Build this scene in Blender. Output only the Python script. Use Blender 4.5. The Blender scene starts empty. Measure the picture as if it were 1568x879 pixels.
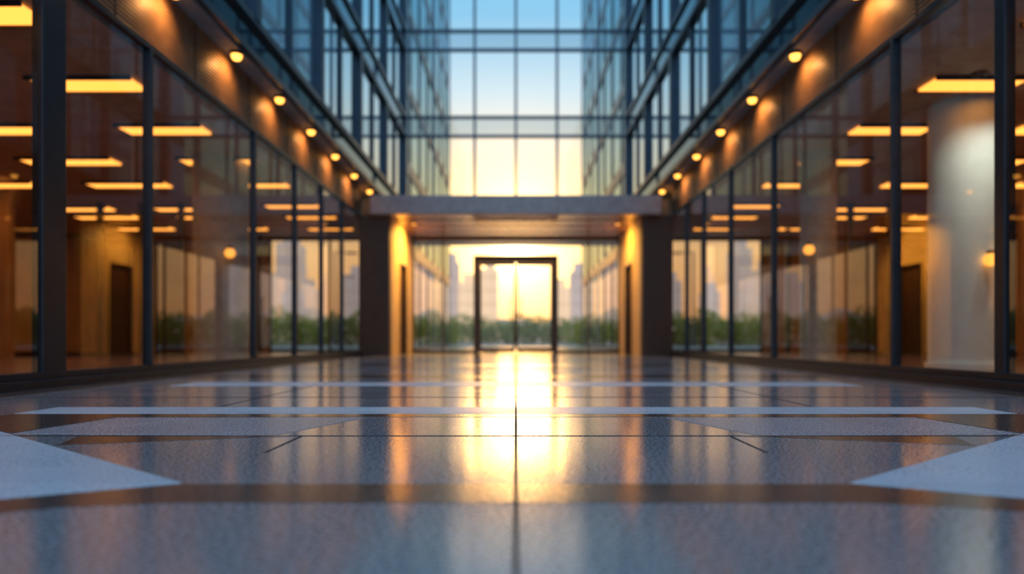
import bpy, math, random
from mathutils import Vector, noise
random.seed(7)
scene=bpy.context.scene
try:
    scene.view_settings.view_transform='Standard'
except Exception: pass

# ------------------------------------------------------------ materials
def newmat(n):
    m=bpy.data.materials.new(n); m.use_nodes=True
    nt=m.node_tree
    for x in list(nt.nodes): nt.nodes.remove(x)
    out=nt.nodes.new('ShaderNodeOutputMaterial')
    return m,nt,out
def pbr(n,col,rough=.5,metal=0,col2=None,scale=8,bump=0,bscale=60,emit=None,es=0,spec=.5,rvar=0,stretch=None,transl=0):
    m,nt,out=newmat(n)
    b=nt.nodes.new('ShaderNodeBsdfPrincipled')
    b.inputs['Base Color'].default_value=(*col,1); b.inputs['Roughness'].default_value=rough
    b.inputs['Metallic'].default_value=metal; b.inputs['Specular IOR Level'].default_value=spec
    tc=nt.nodes.new('ShaderNodeTexCoord'); src=tc.outputs['Object']
    if stretch:
        mp=nt.nodes.new('ShaderNodeMapping'); mp.inputs['Scale'].default_value=stretch
        nt.links.new(src,mp.inputs[0]); src=mp.outputs[0]
    nz=nt.nodes.new('ShaderNodeTexNoise'); nz.inputs['Scale'].default_value=scale; nz.inputs['Detail'].default_value=6
    nt.links.new(src,nz.inputs['Vector'])
    if col2 is None: col2=tuple(c*.8 for c in col)
    r=nt.nodes.new('ShaderNodeValToRGB'); r.color_ramp.elements[0].position=.35; r.color_ramp.elements[1].position=.65
    r.color_ramp.elements[0].color=(*col,1); r.color_ramp.elements[1].color=(*col2,1)
    nt.links.new(nz.outputs['Fac'],r.inputs[0]); nt.links.new(r.outputs[0],b.inputs['Base Color'])
    if transl:
        t=nt.nodes.new('ShaderNodeBsdfTranslucent'); nt.links.new(r.outputs[0],t.inputs[0])
        mx=nt.nodes.new('ShaderNodeMixShader'); mx.inputs[0].default_value=transl
        nt.links.new(b.outputs[0],mx.inputs[1]); nt.links.new(t.outputs[0],mx.inputs[2]); nt.links.new(mx.outputs[0],out.inputs[0])
    else: nt.links.new(b.outputs[0],out.inputs[0])
    if rvar:
        mr=nt.nodes.new('ShaderNodeMapRange'); mr.inputs['To Min'].default_value=rough-rvar; mr.inputs['To Max'].default_value=rough+rvar
        nt.links.new(nz.outputs['Fac'],mr.inputs[0]); nt.links.new(mr.outputs[0],b.inputs['Roughness'])
    if bump:
        n2=nt.nodes.new('ShaderNodeTexNoise'); n2.inputs['Scale'].default_value=bscale; n2.inputs['Detail'].default_value=3
        nt.links.new(src,n2.inputs['Vector'])
        bp=nt.nodes.new('ShaderNodeBump'); bp.inputs['Strength'].default_value=bump; bp.inputs['Distance'].default_value=.01
        nt.links.new(n2.outputs['Fac'],bp.inputs['Height']); nt.links.new(bp.outputs[0],b.inputs['Normal'])
    if emit:
        b.inputs['Emission Color'].default_value=(*emit,1); b.inputs['Emission Strength'].default_value=es
    return m
def emis(n,col,s):
    m,nt,out=newmat(n); e=nt.nodes.new('ShaderNodeEmission')
    e.inputs[0].default_value=(*col,1); e.inputs[1].default_value=s
    nt.links.new(e.outputs[0],out.inputs[0]); return m
def glass(n,tint,f0=.08,gl=(1,1,1),rough=0.0,diff=None,dfac=0,power=4):
    m,nt,out=newmat(n)
    t=nt.nodes.new('ShaderNodeBsdfTransparent'); t.inputs[0].default_value=(*tint,1)
    g=nt.nodes.new('ShaderNodeBsdfGlossy'); g.inputs['Color'].default_value=(*gl,1); g.inputs['Roughness'].default_value=rough
    f=nt.nodes.new('ShaderNodeLayerWeight'); f.inputs[0].default_value=.5
    pw=nt.nodes.new('ShaderNodeMath'); pw.operation='POWER'; pw.inputs[1].default_value=power
    nt.links.new(f.outputs['Facing'],pw.inputs[0])
    mx=nt.nodes.new('ShaderNodeMixShader')
    mr=nt.nodes.new('ShaderNodeMapRange'); mr.inputs['To Min'].default_value=f0
    nt.links.new(pw.outputs[0],mr.inputs[0]); nt.links.new(mr.outputs[0],mx.inputs[0])
    base=t.outputs[0]
    if diff:
        d=nt.nodes.new('ShaderNodeBsdfDiffuse'); d.inputs[0].default_value=(*diff,1)
        m2=nt.nodes.new('ShaderNodeMixShader'); m2.inputs[0].default_value=dfac
        nt.links.new(t.outputs[0],m2.inputs[1]); nt.links.new(d.outputs[0],m2.inputs[2]); base=m2.outputs[0]
    nt.links.new(base,mx.inputs[1]); nt.links.new(g.outputs[0],mx.inputs[2])
    nt.links.new(mx.outputs[0],out.inputs[0]); return m
def granite(n,c1,c2,rough,bump,rv=.04,bs=90,ior=1.5,sc=110):
    m,nt,out=newmat(n)
    b=nt.nodes.new('ShaderNodeBsdfPrincipled'); nt.links.new(b.outputs[0],out.inputs[0])
    b.inputs['IOR'].default_value=ior
    tc=nt.nodes.new('ShaderNodeTexCoord')
    v=nt.nodes.new('ShaderNodeTexNoise'); v.inputs['Scale'].default_value=sc; v.inputs['Detail'].default_value=4; v.inputs['Roughness'].default_value=.75
    nt.links.new(tc.outputs['Object'],v.inputs['Vector'])
    big=nt.nodes.new('ShaderNodeTexNoise'); big.inputs['Scale'].default_value=3; big.inputs['Detail'].default_value=5
    nt.links.new(tc.outputs['Object'],big.inputs['Vector'])
    r=nt.nodes.new('ShaderNodeValToRGB'); r.color_ramp.elements[0].position=.44; r.color_ramp.elements[1].position=.56
    r.color_ramp.elements[0].color=(*c1,1); r.color_ramp.elements[1].color=(*c2,1)
    nt.links.new(v.outputs['Fac'],r.inputs[0])
    br=nt.nodes.new('ShaderNodeTexBrick'); br.offset=0; br.inputs['Scale'].default_value=1
    br.inputs['Brick Width'].default_value=.736; br.inputs['Row Height'].default_value=.785; br.inputs['Mortar Size'].default_value=.0
    br.inputs['Color1'].default_value=(.93,.93,.93,1); br.inputs['Color2'].default_value=(1.05,1.05,1.05,1)
    nt.links.new(tc.outputs['Object'],br.inputs['Vector'])
    mul=nt.nodes.new('ShaderNodeMix'); mul.data_type='RGBA'; mul.blend_type='MULTIPLY'; mul.inputs[0].default_value=1
    nt.links.new(r.outputs[0],mul.inputs[6]); nt.links.new(br.outputs['Color'],mul.inputs[7])
    nt.links.new(mul.outputs[2],b.inputs['Base Color'])
    mr=nt.nodes.new('ShaderNodeMapRange'); mr.inputs['From Min'].default_value=.3; mr.inputs['From Max'].default_value=.7
    mr.inputs['To Min'].default_value=rough-rv; mr.inputs['To Max'].default_value=rough+rv
    nt.links.new(big.outputs['Fac'],mr.inputs[0])
    sp=nt.nodes.new('ShaderNodeMapRange'); sp.inputs['From Min'].default_value=.4; sp.inputs['From Max'].default_value=.6; sp.inputs['To Min'].default_value=-.03; sp.inputs['To Max'].default_value=.05
    nt.links.new(v.outputs['Fac'],sp.inputs[0])
    ad=nt.nodes.new('ShaderNodeMath'); ad.operation='ADD'; nt.links.new(mr.outputs[0],ad.inputs[0]); nt.links.new(sp.outputs[0],ad.inputs[1])
    nt.links.new(ad.outputs[0],b.inputs['Roughness'])
    n2=nt.nodes.new('ShaderNodeTexNoise'); n2.inputs['Scale'].default_value=bs; n2.inputs['Detail'].default_value=3
    nt.links.new(tc.outputs['Object'],n2.inputs['Vector'])
    bp=nt.nodes.new('ShaderNodeBump'); bp.inputs['Strength'].default_value=bump; bp.inputs['Distance'].default_value=.004
    nt.links.new(n2.outputs['Fac'],bp.inputs['Height']); nt.links.new(bp.outputs[0],b.inputs['Normal'])
    return m

M={}
M['granite']=granite('granite_grey',(.15,.15,.16),(.60,.60,.61),.10,.10,ior=2.0)
M['granite_dark']=granite('granite_dark',(.045,.04,.038),(.17,.155,.145),.14,.16,ior=1.75)
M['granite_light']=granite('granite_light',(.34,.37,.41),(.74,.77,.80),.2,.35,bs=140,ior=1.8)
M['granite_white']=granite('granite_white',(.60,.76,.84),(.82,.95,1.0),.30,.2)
M['joint']=pbr('joint_grout',(.02,.018,.016),.8)
M['frame']=pbr('dark_metal_frame',(.03,.042,.055),.35,.5,bump=.05)
M['frame_blue']=pbr('blue_grey_metal',(.11,.15,.18),.35,.4,bump=.05)
M['frame_up']=pbr('slate_metal',(.04,.062,.082),.35,.4,bump=.05)
M['bronze']=pbr('bronze_rib_metal',(.36,.21,.11),.42,.2,col2=(.28,.16,.08),bump=.05)
M['bronze_dark']=pbr('bronze_door_metal',(.07,.04,.022),.35,.6)
M['canopy']=pbr('canopy_metal',(.46,.38,.35),.35,.2)
M['soffit']=pbr('canopy_soffit',(.38,.19,.08),.22,spec=.8)
M['cladding']=pbr('brown_cladding',(.085,.042,.02),.5,bump=.1)
M['gold']=pbr('travertine_gold',(.85,.60,.25),.45,col2=(.75,.50,.2),scale=4)
M['glass']=glass('clear_glass',(.90,.90,.87),.07,power=3.4)
M['glass_door']=glass('door_glass',(.95,.94,.92),.04)
M['glass_cw']=glass('curtain_glass',(.9,.95,.97),.05)
M['glass_sp']=glass('spandrel_frosted_glass',(.72,.83,.86),.08,diff=(.55,.72,.78),dfac=.3)
M['glass_up']=glass('reflective_blue_glass',(.78,.88,.92),.30,gl=(.82,.95,1),power=2.5)
M['glass_rear']=glass('rear_tinted_glass',(.25,.38,.42),.14,gl=(.55,.75,.82),power=3)
M['glass_dark']=glass('dark_spandrel_glass',(.03,.05,.07),.06,gl=(.55,.7,.8),diff=(.02,.035,.045),dfac=.9,power=4)
M['blind']=pbr('roller_blind_fabric',(.62,.80,.85),.8)
M['int_ceiling']=pbr('interior_ceiling',(.62,.42,.25),.6)
M['int_wall']=pbr('interior_wall',(.62,.38,.18),.6,col2=(.5,.3,.14),scale=2)
M['int_floor']=pbr('interior_floor',(.34,.20,.10),.22,col2=(.26,.15,.075),scale=3)
M['plaster']=pbr('column_plaster',(.86,.92,.86),.55,col2=(.82,.88,.82))
M['plaster_dimmed']=pbr('column_plaster_dimmed',(.58,.55,.46),.55)  # column plaster darkened; dimmer light on the farther columns put into colour
M['concrete']=pbr('concrete',(.25,.28,.30),.7)
M['luminaire']=emis('luminaire_diffuser',(1,.36,.055),3.0)
M['lamp']=emis('lamp_bulb',(1,.40,.06),4.5)
M['sconce']=emis('sconce_glow',(1,.36,.05),2.2)
M['leaf']=pbr('leaf',(.30,.30,.025),.6,col2=(.46,.38,.04),scale=3,transl=.5)
M['ground']=pbr('asphalt',(.38,.29,.22),.7,scale=1)
M['haze_a']=pbr('tower_haze_glow',(.3,.25,.22),.8,emit=(.92,.60,.30),es=.95)  # aerial haze put into the facade as warm emission
M['haze_b']=pbr('tower_haze_glow_blue',(.2,.22,.26),.8,emit=(.56,.40,.29),es=.85)  # same emitted haze over a bluer facade
M['hill']=pbr('hill_haze_glow',(.15,.17,.2),.9,emit=(.55,.38,.28),es=.8)  # distance haze put into the hills as emission
M['band_a']=pbr('tower_band_haze_glow',(.2,.17,.15),.9,emit=(.80,.52,.27),es=.9)  # bands emit the haze tone too, slightly weaker
M['pole']=pbr('pole_metal',(.12,.10,.09),.5,.5)

# ------------------------------------------------------------ mesh helpers
class MB:
    def __init__(s): s.v=[];s.f=[]
    def box(s,x0,x1,y0,y1,z0,z1):
        if x0>x1:x0,x1=x1,x0
        i=len(s.v)
        s.v+=[(x0,y0,z0),(x1,y0,z0),(x1,y1,z0),(x0,y1,z0),(x0,y0,z1),(x1,y0,z1),(x1,y1,z1),(x0,y1,z1)]
        s.f+=[(i,i+3,i+2,i+1),(i+4,i+5,i+6,i+7),(i,i+1,i+5,i+4),(i+1,i+2,i+6,i+5),(i+2,i+3,i+7,i+6),(i+3,i,i+4,i+7)]
        return s
    def quad(s,a,b,c,d):
        i=len(s.v); s.v+=[a,b,c,d]; s.f.append((i,i+1,i+2,i+3)); return s
    def prism(s,pts,z0,z1):
        i=len(s.v);n=len(pts)
        s.v+=[(p[0],p[1],z0) for p in pts]+[(p[0],p[1],z1) for p in pts]
        s.f.append(tuple(range(i+n,i+2*n))); s.f.append(tuple(range(i+n-1,i-1,-1)))
        for k in range(n):
            s.f.append((i+k,i+(k+1)%n,i+n+(k+1)%n,i+n+k))
        return s
    def lathe(s,cx,cy,prof,seg=24):
        i=len(s.v)
        for r,z in prof:
            for k in range(seg):
                a=2*math.pi*k/seg; s.v.append((cx+r*math.cos(a),cy+r*math.sin(a),z))
        for j in range(len(prof)-1):
            for k in range(seg):
                a=i+j*seg+k;b=i+j*seg+(k+1)%seg
                s.f.append((a,b,b+seg,a+seg))
        return s
    def obj(s,name,mat,parent=None,smooth=False,bevel=0):
        me=bpy.data.meshes.new(name); me.from_pydata(s.v,[],s.f); me.update()
        o=bpy.data.objects.new(name,me); scene.collection.objects.link(o)
        me.materials.append(M[mat])
        if smooth:
            for p in me.polygons:p.use_smooth=True
        if bevel:
            b=o.modifiers.new('b','BEVEL'); b.width=bevel; b.segments=2
        if parent:o.parent=parent
        return o
def empty(n):
    o=bpy.data.objects.new(n,None); scene.collection.objects.link(o); return o

# ------------------------------------------------------------ floor
fl=MB().box(-3.4,3.4,-8,34,-.2,0).obj('floor','granite')
T=.0012
def inlay(n,mat,pl,z=T):
    m=MB()
    for pts in pl:
        area=sum(pts[k][0]*pts[(k+1)%len(pts)][1]-pts[(k+1)%len(pts)][0]*pts[k][1] for k in range(len(pts)))
        if area<0: pts=pts[::-1]
        m.prism(pts,-.01,z)
    return m.obj(n,mat,fl)
def both(pts): return [pts,[(-x,y) for x,y in pts]]
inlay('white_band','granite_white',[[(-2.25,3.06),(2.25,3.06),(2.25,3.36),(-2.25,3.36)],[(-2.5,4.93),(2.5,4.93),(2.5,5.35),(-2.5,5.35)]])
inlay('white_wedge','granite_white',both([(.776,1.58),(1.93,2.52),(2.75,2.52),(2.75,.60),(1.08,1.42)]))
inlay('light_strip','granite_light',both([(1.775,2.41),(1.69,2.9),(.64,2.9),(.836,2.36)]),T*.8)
inlay('dark_wedge','granite_dark',both([(1.437,2.13),(1.50,2.335),(.76,2.345)])+both([(1.72,2.93),(2.9,2.93),(2.9,2.6),(1.98,2.55),(1.79,2.42)]))
inlay('dark_band','granite_dark',[[(-2.75,.58),(-1.07,1.41),(-.76,1.565),(.76,1.565),(1.07,1.41),(2.75,.58),(2.75,.40),(.9,1.34),(.7,1.38),(-.7,1.38),(-.9,1.34),(-2.75,.40)]],T*.7)
inlay('dark_border','granite_dark',[[(2.95,-8),(3.4,-8),(3.4,17.5),(2.95,17.5)],[(-2.95,-8),(-3.4,-8),(-3.4,17.5),(-2.95,17.5)],[(-2.25,2.93),(2.25,2.93),(2.25,3.05),(-2.25,3.05)]],T*.9)
inlay('dark_paving_band','granite_dark',[[(-2.9,5.9),(2.9,5.9),(2.9,6.5),(-2.9,6.5)],[(-2.9,8.6),(2.9,8.6),(2.9,9.4),(-2.9,9.4)]],T*.8)
J=MB()
J.box(-.004,.004,-3,17.4,-.01,T*1.3)
for s in(-1,1):
    J.box(s*.736-.003,s*.736+.003,2.0,2.352,-.01,T*1.3)
    J.box(s*1.47-.002,s*1.47+.002,3.4,17.4,-.01,T*1.3)
for y in (2.352,3.95,6.3,7.9,9.5,11.1,12.7): J.box(-2.9,2.9,y-.003,y+.003,-.01,T*1.3)
J.obj('grout_joints','joint',fl)

MB().box(-120,120,34,400,-.3,-.02).box(-120,-3.4,17.8,34,-.3,-.02).box(3.4,120,17.8,34,-.3,-.02).obj('ground','ground')

# ------------------------------------------------------------ storefront sides + offices
Y0=-3.0; YP=14.3; YD=17.5
mull={-1:[-2.2,-.4,1.6,3.3,6.14,8.6,10.2,11.6,12.95],1:[-2.2,-.4,1.4,3.0,5.95,8.75,10.5,12.0,13.2]}
pier={-1:(4.75,5.0),1:(4.60,4.70)}
for s,nm in((-1,'left'),(1,'right')):
    W=empty('wall_'+nm)
    a=MB()
    a.box(s*3.22,s*3.42,Y0,YP,0,.06)
    a.box(s*3.28,s*3.36,Y0,YP,.06,.11)
    a.box(s*3.28,s*3.36,Y0,YP,2.94,2.99)
    for y in mull[s]: a.box(s*3.27,s*3.35,y-.022,y+.022,.1,2.95)
    p=pier[s]; a.box(s*3.29,s*3.37,p[0],p[1],.06,2.95)
    a.obj('mullion_frame','frame',W,bevel=.005)
    MB().quad((s*3.31,Y0,.1),(s*3.31,YP,.1),(s*3.31,YP,2.95),(s*3.31,Y0,2.95)).obj('glass_pane','glass',W)
    r=MB(); r.box(s*3.32,s*3.42,Y0,YP,2.99,3.6)
    n=16
    for k in range(n):
        z=3.0+k*.6/n; r.box(s*3.285,s*3.33,Y0,YP,z,z+.02)
    r.obj('ribbed_fascia','bronze',W)
    j=MB()
    for k in range(12):
        y=-2.1+1.4*k+.7
        if y<YP: j.box(s*3.28,s*3.34,y-.006,y+.006,2.99,3.6)
    j.obj('fascia_joint','bronze_dark',W)
    I=empty('office_interior')
    MB().box(s*3.42,s*11,Y0,YD,-.02,.02).obj('floor_slab','int_floor',I)
    MB().box(s*3.42,s*11,Y0,YD,2.95,3.1).obj('ceiling_slab','int_ceiling',I)
    MB().box(s*11,s*11.2,Y0,YD,0,3.6).box(s*3.3,s*11.2,Y0-.2,Y0,0,3.6).box(s*6.35,s*11.2,YD,YD+.2,0,3.6).obj('back_wall','int_wall',I)
    q=MB()
    for x in (6.35,7.1,7.9,8.8,9.7,10.6): q.box(s*x,s*(x+.09),13.0,13.1,0,2.95)
    q.box(s*6.35,s*11,13.0,13.1,2.3,2.36); q.box(s*6.35,s*11,13.0,13.1,0,.1)
    for y in (13.9,14.9,15.9,16.9): q.box(s*6.3,s*6.4,y,y+.08,0,2.95)
    q.obj('partition_frame','bronze_dark',I)
    w=MB(); w.box(s*8.9,s*10.9,12.0,12.12,0,2.95).box(s*7.9,s*8.0,5.5,7.2,0,2.95).box(s*9.2,s*9.3,8.2,10.6,0,2.95)
    w.obj('partition_wall','int_wall',I)
    k=MB(); k.box(s*7.3,s*7.75,12.9,12.99,0.02,2.1).box(s*9.3,s*9.9,11.9,11.99,.02,2.1).box(s*6.5,s*7.0,13.2,13.3,.02,2.2)
    k.obj('interior_door','bronze_dark',I)
    L=MB(); hs=MB()
    rows=[.95+1.5*k for k in range(11)]
    for ri,y in enumerate(rows):
        for (xa,xb) in((3.85,4.85),(5.85,7.15),(8.05,9.3)):
            if s==1: xa+=.35; xb+=.25
            if 12.8<y<13.3: y+=.3
            L.box(s*xa,s*xb,y-.17,y+.17,2.925,2.948)
            hs.box(s*(xa-.03),s*(xb+.03),y-.20,y-.17,2.91,2.95).box(s*(xa-.03),s*(xb+.03),y+.17,y+.20,2.91,2.95)
    L.obj('luminaire_diffuser','luminaire',I); hs.obj('luminaire_housing','bronze_dark',I)
    E=empty('window_1' if s<0 else 'window_2')
    e=MB()
    for x in (3.34,4.75,6.27): e.box(s*x,s*(x+.05),YD,YD+.06,.1,2.9)
    e.box(s*3.34,s*6.34,YD,YD+.06,0,.1).box(s*3.34,s*6.34,YD,YD+.06,2.88,2.95)
    e.obj('window_frame','frame',E)
    MB().quad((s*3.34,YD+.03,.1),(s*6.34,YD+.03,.1),(s*6.34,YD+.03,2.9),(s*3.34,YD+.03,2.9)).obj('window_glass','glass_door',E)
    G=empty('wall_passage')
    MB().box(s*2.65,s*3.3,YP,14.55,0,2.95).box(s*2.77,s*3.3,14.55,YD,0,2.95).obj('portal_pier','cladding',G,bevel=.01)
    MB().box(s*2.65,s*2.77,14.55,15.6,0,2.95).box(s*2.65,s*2.77,16.5,YD,0,2.95).box(s*2.65,s*2.77,15.6,16.5,2.12,2.95).obj('stone_cladding','gold',G)
    MB().box(s*2.72,s*2.768,15.65,16.45,0.005,2.08).obj('door_leaf','cladding',G)
    MB().box(s*2.63,s*2.768,15.602,15.65,0.005,2.115).box(s*2.63,s*2.768,16.45,16.498,.005,2.115).box(s*2.63,s*2.768,15.65,16.45,2.08,2.115).obj('door_frame','bronze_dark',G)
    MB().box(s*2.67,s*2.69,15.75,15.77,.95,1.2).box(s*2.67,s*2.73,15.75,15.77,.95,.97).box(s*2.67,s*2.73,15.75,15.77,1.18,1.2).obj('door_handle','pole',G)

    # ---------------- upper building
    U=empty('office_building')
    Y1=19.0
    fr=MB(); fb=MB(); gl=MB(); sp=MB(); bl=MB(); sl=MB()
    fr.box(s*3.04,s*3.45,Y0,Y1,3.62,3.70)
    sl.box(s*3.1,s*3.5,Y0,Y1,3.58,3.62)
    sp.box(s*3.12,s*3.16,Y0,Y1,3.70,4.1)
    levels=[(4.1,6.0),(6.53,8.4),(8.93,10.8)]
    for li,(za,zb) in enumerate(levels):
        fb.box(s*3.05,s*3.2,Y0,Y1,za-.06,za+.03)
        fb.box(s*3.05,s*3.2,Y0,Y1,zb-.03,zb+.06)
        gl.quad((s*3.14,Y0,za),(s*3.14,Y1,za),(s*3.14,Y1,zb),(s*3.14,Y0,zb))
        zt=levels[li+1][0] if li<2 else 11.2
        sp.box(s*3.10,s*3.16,Y0,Y1,zb,zt)
        sl.box(s*3.16,s*11,Y0,Y1,zb+.05,zt-.05)
        k=0;y=Y0+.3
        while y<Y1:
            wd=.07 if k%2==0 else .025
            fr.box(s*(3.04 if k%2==0 else 3.09),s*3.2,y-wd,y+wd,za,zb)
            if random.random()<.85:
                h=random.choice([.6,.95,1.0,1.0,1.0])
                bl.box(s*3.19,s*3.20,y+.08,y+1.27,zb-(zb-za)*h,zb)
            y+=1.35;k+=1
    sl.box(s*3.45,s*11,Y0,Y1,3.6,4.05)
    sl.box(s*11,s*11.2,Y0,Y1,3.6,11.2).box(s*3.2,s*11.2,Y0-.2,Y0,3.6,11.2).box(s*4.4,s*11.2,Y1,Y1+.2,3.6,11.2).box(s*3.1,s*11.2,Y0,Y1,11.2,11.4)
    fr.obj('window_mullions','frame_up',U); fb.obj('window_rails','frame_up',U); gl.obj('window_glass','glass_up',U)
    sp.obj('spandrel_glass','glass_dark',U); bl.obj('roller_blinds','blind',U); sl.obj('slabs','concrete',U)

    # ---------------- rear wing beyond gateway
    R=empty('rear_office_wing')
    fr=MB(); gl=MB(); g0=MB(); co=MB(); YA,YB=19.3,34.0
    co.box(s*3.42,s*4.0,YA,YB,3.2,18.5)
    zs=[0.0,3.3]+[3.3+2.42*k for k in range(1,7)]
    for za,zb in zip(zs[:-1],zs[1:]):
        fr.box(s*3.28,s*3.42,YA,YB,zb-.3,zb+.08)
        (g0 if za==0 else gl).quad((s*3.32,YA,za),(s*3.32,YB,za),(s*3.32,YB,zb),(s*3.32,YA,zb))
    y=YA
    while y<YB+.1:
        fr.box(s*3.28,s*3.42,y-.05,y+.05,3.3,18.5)
        fr.box(s*3.29,s*3.35,y-.02,y+.02,0,3.3); y+=2.1
    fr.box(s*3.28,s*3.42,YA,YB,0,.12)
    fr.obj('mullions','frame_up',R); gl.obj('glass','glass_rear',R); g0.obj('arcade_glass','glass_door',R); co.obj('core','concrete',R)

# ------------------------------------------------------------ canopy + ceiling
c=empty('ceiling')
MB().box(-3.0,3.0,YP-.25,YP,2.93,3.32).obj('canopy_beam','canopy',c,bevel=.015)
MB().box(-3.25,3.25,YP,19.0,2.955,3.3).obj('soffit_panel','soffit',c)
m=MB()
for y in (14.9,15.7,16.5,17.2): m.box(-2.6,2.6,y-.01,y+.01,2.94,2.956)
m.obj('soffit_joint','bronze_dark',c)
C=empty('window_3'); f=MB(); g=MB(); g2=MB(); YC=19.0
for k in range(-2,3):
    x=1.145*k; f.box(x-.035,x+.035,YC-.08,YC+.06,3.3,11)
for z in (3.35,6.0,6.53,8.4,8.93,10.8): f.box(-3.1,3.1,YC-.06,YC+.06,z-.035,z+.035)
for x in (-3.06,3.06): f.box(x-.04,x+.04,YC-.08,YC+.06,3.3,11)
for za,zb in((3.35,6.0),(6.53,8.4),(8.93,10.8)): g.quad((-3.06,YC,za),(3.06,YC,za),(3.06,YC,zb),(-3.06,YC,zb))
for za,zb in((6.0,6.53),(8.4,8.93)): g2.quad((-3.06,YC,za),(3.06,YC,za),(3.06,YC,zb),(-3.06,YC,zb))
f.obj('curtain_mullions','frame_blue',C); g.obj('curtain_glass','glass_cw',C); g2.obj('spandrel_glass','glass_sp',C)

for s in(-1,1):
    S=empty('window_4' if s<0 else 'window_5'); f=MB(); g=MB()
    f.box(s*1.085,s*2.65,YD,YD+.08,0,.07).box(s*1.085,s*2.65,YD,YD+.08,2.89,2.95)
    for x in (1.86,2.62): f.box(s*(x-.02),s*(x+.02),YD,YD+.08,.07,2.89)
    f.obj('screen_frame','bronze_dark',S)
    g.quad((s*1.085,YD+.04,.07),(s*2.62,YD+.04,.07),(s*2.62,YD+.04,2.9),(s*1.085,YD+.04,2.9)).obj('screen_glass','glass_door',S)
D=empty('door_1'); f=MB(); g=MB()
f.box(-1.08,-.95,YD-.06,YD+.1,0,2.5).box(.95,1.08,YD-.06,YD+.1,0,2.5).box(-.95,.95,YD-.06,YD+.1,2.33,2.5)
f.box(-1.08,1.08,YD,YD+.08,2.89,2.95)
for s in(-1,1):
    f.box(s*.012,s*.06,YD-.01,YD+.05,.02,2.32).box(s*.89,s*.945,YD-.01,YD+.05,.02,2.32).box(s*.06,s*.89,YD-.01,YD+.05,.02,.14).box(s*.06,s*.89,YD-.01,YD+.05,2.25,2.32)
    g.quad((s*.06,YD+.02,.14),(s*.89,YD+.02,.14),(s*.89,YD+.02,2.25),(s*.06,YD+.02,2.25))
g.quad((-1.08,YD+.04,2.5),(1.08,YD+.04,2.5),(1.08,YD+.04,2.9),(-1.08,YD+.04,2.9))
f.obj('door_frame','bronze_dark',D,bevel=.006); g.obj('door_glass','glass_door',D)
h=MB()
for s in(-1,1): h.box(s*.13,s*.155,YD-.07,YD-.045,.85,1.45).box(s*.13,s*.155,YD-.05,YD+.02,.88,.91).box(s*.13,s*.155,YD-.05,YD+.02,1.39,1.42)
h.obj('door_handles','pole',D)

# ------------------------------------------------------------ interior columns & sconces
def column(x,y,r,mt):
    e=empty('interior_column')
    MB().lathe(x,y,[(r,.02),(r,2.95)],40).obj('shaft',mt,e,smooth=True)
    MB().lathe(x,y,[(r+.03,.02),(r+.03,.08),(r,.08)],40).obj('base_ring',mt,e)
    return e
column(-4.32,10.0,.38,'plaster_dimmed'); column(4.25,9.6,.24,'plaster_dimmed'); ce=column(5.0,7.6,.36,'plaster'); column(-8.2,8.2,.3,'plaster_dimmed')
for (x,y,en) in((4.55,6.7,34),(5.2,6.7,34)):   # added spots with made-up rings, there to brighten the right column
    MB().lathe(x,y,[(.07,2.949),(.07,2.925),(.05,2.925)],20).obj('added_fill_ring','bronze_dark',ce)
    ld=bpy.data.lights.new('column_fill_added','SPOT'); ld.energy=en; ld.color=(.92,1,.92); ld.spot_size=math.radians(95); ld.spot_blend=1; ld.shadow_soft_size=.05
    lo=bpy.data.objects.new('column_fill_added',ld); scene.collection.objects.link(lo); lo.parent=ce; lo.location=(x,y,2.92)
    lo.rotation_euler=(Vector((5.0,7.5,.9))-Vector((x,y,2.92))).to_track_quat('-Z','Y').to_euler()
def sconce(x,y,z):
    e=empty('wall_sconce')
    MB().lathe(x,y,[(.0,z-.07),(.05,z-.055),(.075,z),(.05,z+.055),(0,z+.07)],16).obj('globe','sconce',e,smooth=True)
    MB().lathe(x,y,[(.03,z+.06),(.03,z+.1),(0,z+.1)],12).box(x-.01,x+.01,y,y+.1,z+.07,z+.09).obj('bracket','bronze_dark',e)
sconce(-4.0,9.55,1.55); sconce(3.95,9.2,1.55); sconce(5.0,7.18,1.18)

# ------------------------------------------------------------ soffit lamps
for s in(-1,1):
    for k in range(9):
        y=3.5+1.4*k
        e=empty('soffit_lamp')
        MB().lathe(s*3.15,y,[(.0,3.585),(.065,3.585),(.07,3.55),(.06,3.545)],20).obj('housing','bronze_dark',e,smooth=True)
        MB().lathe(s*3.15,y,[(.058,3.55),(.055,3.52),(.04,3.495),(0,3.48)],20).obj('lens','lamp',e,smooth=True)
        ld=bpy.data.lights.new('soffit_lamp_beam','SPOT'); ld.energy=25; ld.color=(1,.5,.16); ld.spot_size=math.radians(130); ld.spot_blend=.9; ld.shadow_soft_size=.04
        lo=bpy.data.objects.new('beam',ld); scene.collection.objects.link(lo); lo.parent=e
        lo.location=(s*3.08,y,3.46); lo.rotation_euler=(0,math.radians(-52*s),0)
for s in(-1,1):
    e=empty('downlight')
    MB().lathe(s*2.3,15.4,[(.08,2.956),(.08,2.94),(.06,2.94)],20).obj('ring','bronze_dark',e)
    MB().lathe(s*2.3,15.4,[(.06,2.945),(0,2.945)],20).obj('lens','lamp',e)
    ld=bpy.data.lights.new('beam','SPOT'); ld.energy=380 if s<0 else 170; ld.color=(1,.50,.09); ld.spot_size=math.radians(140); ld.spot_blend=.8; ld.shadow_soft_size=.06
    lo=bpy.data.objects.new('beam',ld); scene.collection.objects.link(lo); lo.parent=e; lo.location=(s*1.9,15.8,2.90); lo.rotation_euler=(0,math.radians(-35*s),0)

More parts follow.
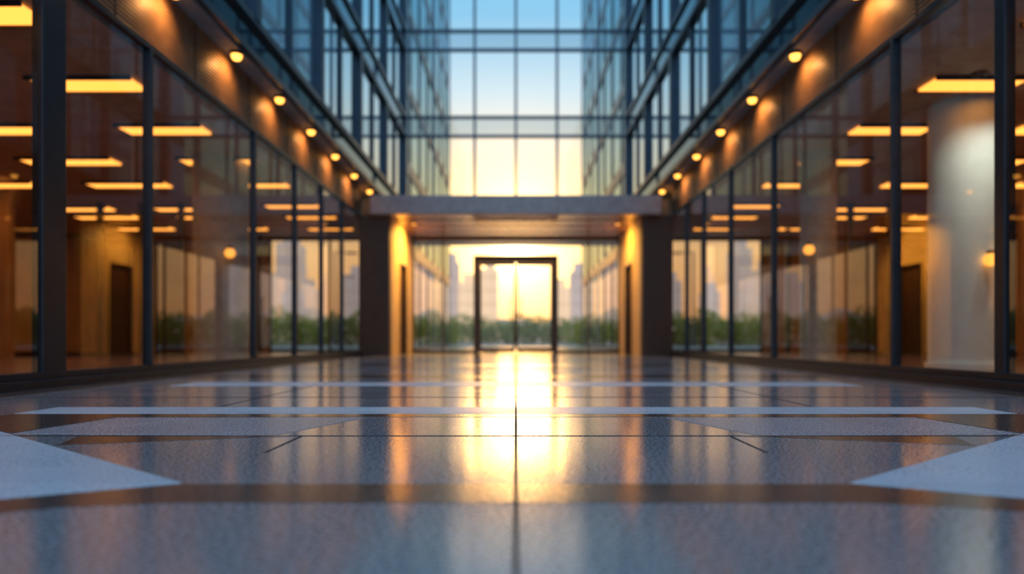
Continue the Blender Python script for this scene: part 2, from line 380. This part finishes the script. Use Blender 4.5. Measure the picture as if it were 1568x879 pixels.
# ------------------------------------------------------------ landscape
def hedge(name,x0,x1,y,h,n):
    m=MB()
    bl=[]
    x=x0
    while x<x1:
        r=random.uniform(.7,1.1); bl.append((x,y+random.uniform(-.8,.8),random.uniform(h*.3,h-r*.9),r)); 
        bl.append((x+.4,y+random.uniform(-.8,.8),.6,1.1)); x+=random.uniform(.6,1.0)
    for (bx,by,bz,r) in bl:
        for _ in range(n):
            v=Vector((random.gauss(0,1),random.gauss(0,1),random.gauss(0,1))).normalized()
            p=Vector((bx,by,bz))+v*r*random.uniform(.75,1.08)
            if p.z<0: continue
            a=Vector((random.gauss(0,1),random.gauss(0,1),random.gauss(0,1))).normalized()
            b=a.cross(v).normalized()*.09; a=a*.16
            m.quad(tuple(p-a),tuple(p+b),tuple(p+a),tuple(p-b))
    return m.obj(name,'leaf')
hedge('hedge',-26,-3.9,42,2.4,190); hedge('hedge',3.9,26,42,2.4,190); hedge('hedge',-7,7,58,2.9,190)
def lamp(x,y,h):
    e=empty('street_lamp'); sg=-1 if x>0 else 1
    MB().lathe(x,y,[(.12,0),(.12,.4),(.07,.45),(.05,h)],12).box(x-.03,x+sg*1.1,y-.03,y+.03,h-.06,h).box(x+sg*.7,x+sg*1.3,y-.12,y+.12,h-.12,h-.02).obj('pole','pole',e)
lamp(-10.6,40,5.5); lamp(10.4,40,5.5); lamp(-15.5,60,6)
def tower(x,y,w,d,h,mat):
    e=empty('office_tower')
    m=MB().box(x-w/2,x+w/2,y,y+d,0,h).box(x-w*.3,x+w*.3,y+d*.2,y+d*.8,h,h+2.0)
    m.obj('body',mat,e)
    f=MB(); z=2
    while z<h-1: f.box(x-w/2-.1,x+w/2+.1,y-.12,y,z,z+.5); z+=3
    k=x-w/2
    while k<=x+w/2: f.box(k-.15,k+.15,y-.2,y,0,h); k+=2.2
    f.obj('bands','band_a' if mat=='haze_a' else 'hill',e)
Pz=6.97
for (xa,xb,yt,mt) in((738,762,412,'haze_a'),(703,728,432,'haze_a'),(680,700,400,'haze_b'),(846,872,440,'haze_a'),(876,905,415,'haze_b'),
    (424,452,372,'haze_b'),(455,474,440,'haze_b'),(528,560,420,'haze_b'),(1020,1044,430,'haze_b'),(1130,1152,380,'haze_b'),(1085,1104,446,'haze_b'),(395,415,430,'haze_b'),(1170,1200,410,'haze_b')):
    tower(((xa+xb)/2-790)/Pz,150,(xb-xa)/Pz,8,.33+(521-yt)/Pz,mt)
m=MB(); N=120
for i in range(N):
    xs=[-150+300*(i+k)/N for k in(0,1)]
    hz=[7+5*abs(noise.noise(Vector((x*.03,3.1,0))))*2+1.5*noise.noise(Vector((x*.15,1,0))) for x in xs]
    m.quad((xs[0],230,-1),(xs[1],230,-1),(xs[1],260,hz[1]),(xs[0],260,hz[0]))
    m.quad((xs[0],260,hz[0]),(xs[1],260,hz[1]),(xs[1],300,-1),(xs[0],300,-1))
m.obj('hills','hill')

# ------------------------------------------------------------ world
w=bpy.data.worlds.new('sunset_sky'); scene.world=w; w.use_nodes=True; nt=w.node_tree
for x in list(nt.nodes): nt.nodes.remove(x)
N_=nt.nodes.new; L_=nt.links.new
out=N_('ShaderNodeOutputWorld'); bg=N_('ShaderNodeBackground'); L_(bg.outputs[0],out.inputs[0])
tc=N_('ShaderNodeTexCoord'); nrm=N_('ShaderNodeVectorMath'); nrm.operation='NORMALIZE'; L_(tc.outputs['Generated'],nrm.inputs[0])
sep=N_('ShaderNodeSeparateXYZ'); L_(nrm.outputs[0],sep.inputs[0])
def ramp(stops):
    r=N_('ShaderNodeValToRGB'); cr=r.color_ramp
    while len(cr.elements)<len(stops): cr.elements.new(.5)
    for e,(p,c) in zip(cr.elements,stops): e.position=p; e.color=(*c,1)
    L_(sep.outputs['Z'],r.inputs[0]); return r
rs=ramp([(0,(1.2,.52,.20)),(.12,(1.35,.78,.34)),(.20,(1.05,.78,.44)),(.27,(.92,.84,.68)),(.34,(.58,.80,.90)),(.43,(.25,.60,.86)),(.62,(.25,.64,1.1)),(1,(.25,.62,1.1))])
ra=ramp([(0,(.9,1.0,1.2)),(.2,(.7,1.05,1.5)),(.5,(.45,.95,1.6)),(1,(.25,.62,1.1))])
az=N_('ShaderNodeMapRange'); az.interpolation_type='SMOOTHSTEP'; az.inputs['From Min'].default_value=-.2; az.inputs['From Max'].default_value=.75; L_(sep.outputs['Y'],az.inputs[0])
mx=N_('ShaderNodeMix'); mx.data_type='RGBA'; L_(az.outputs[0],mx.inputs[0]); L_(ra.outputs[0],mx.inputs[6]); L_(rs.outputs[0],mx.inputs[7])
el=math.radians(7.9)
dt=N_('ShaderNodeVectorMath'); dt.operation='DOT_PRODUCT'; dt.inputs[1].default_value=(0,math.cos(el),math.sin(el)); L_(nrm.outputs[0],dt.inputs[0])
def glow(p,col,st,prev):
    a=N_('ShaderNodeMath'); a.operation='MAXIMUM'; a.inputs[1].default_value=0; L_(dt.outputs['Value'],a.inputs[0])
    b=N_('ShaderNodeMath'); b.operation='POWER'; b.inputs[1].default_value=p; L_(a.outputs[0],b.inputs[0])
    c=N_('ShaderNodeMath'); c.operation='MULTIPLY'; c.inputs[1].default_value=st; L_(b.outputs[0],c.inputs[0])
    d=N_('ShaderNodeMix'); d.data_type='RGBA'; d.blend_type='ADD'; d.clamp_factor=False; L_(c.outputs[0],d.inputs[0]); L_(prev,d.inputs[6]); d.inputs[7].default_value=(*col,1)
    return d.outputs[2]
o=glow(2500,(1,.8,.4),8,mx.outputs[2]); o=glow(300,(1,.60,.20),5.0,o); o=glow(50,(1,.48,.13),.7,o)
L_(o,bg.inputs[0]); bg.inputs[1].default_value=1.0
sd=bpy.data.lights.new('sun','SUN'); sd.energy=.36; sd.color=(1,.48,.14); sd.angle=math.radians(8)
so=bpy.data.objects.new('sun',sd); scene.collection.objects.link(so); so.rotation_euler=(-(math.pi/2-el),0,0); so.location=(0,30,12)

# ------------------------------------------------------------ camera
cd=bpy.data.cameras.new('camera'); cam=bpy.data.objects.new('camera',cd); scene.collection.objects.link(cam)
cam.location=(0,0,.33); cam.rotation_euler=(math.pi/2,0,0)
cd.lens=24; cd.sensor_width=36; cd.shift_y=.052; cd.shift_x=-.0038; cd.clip_start=.02; cd.clip_end=1000
cd.dof.use_dof=True; cd.dof.focus_distance=2.7; cd.dof.aperture_fstop=.9
scene.camera=cam
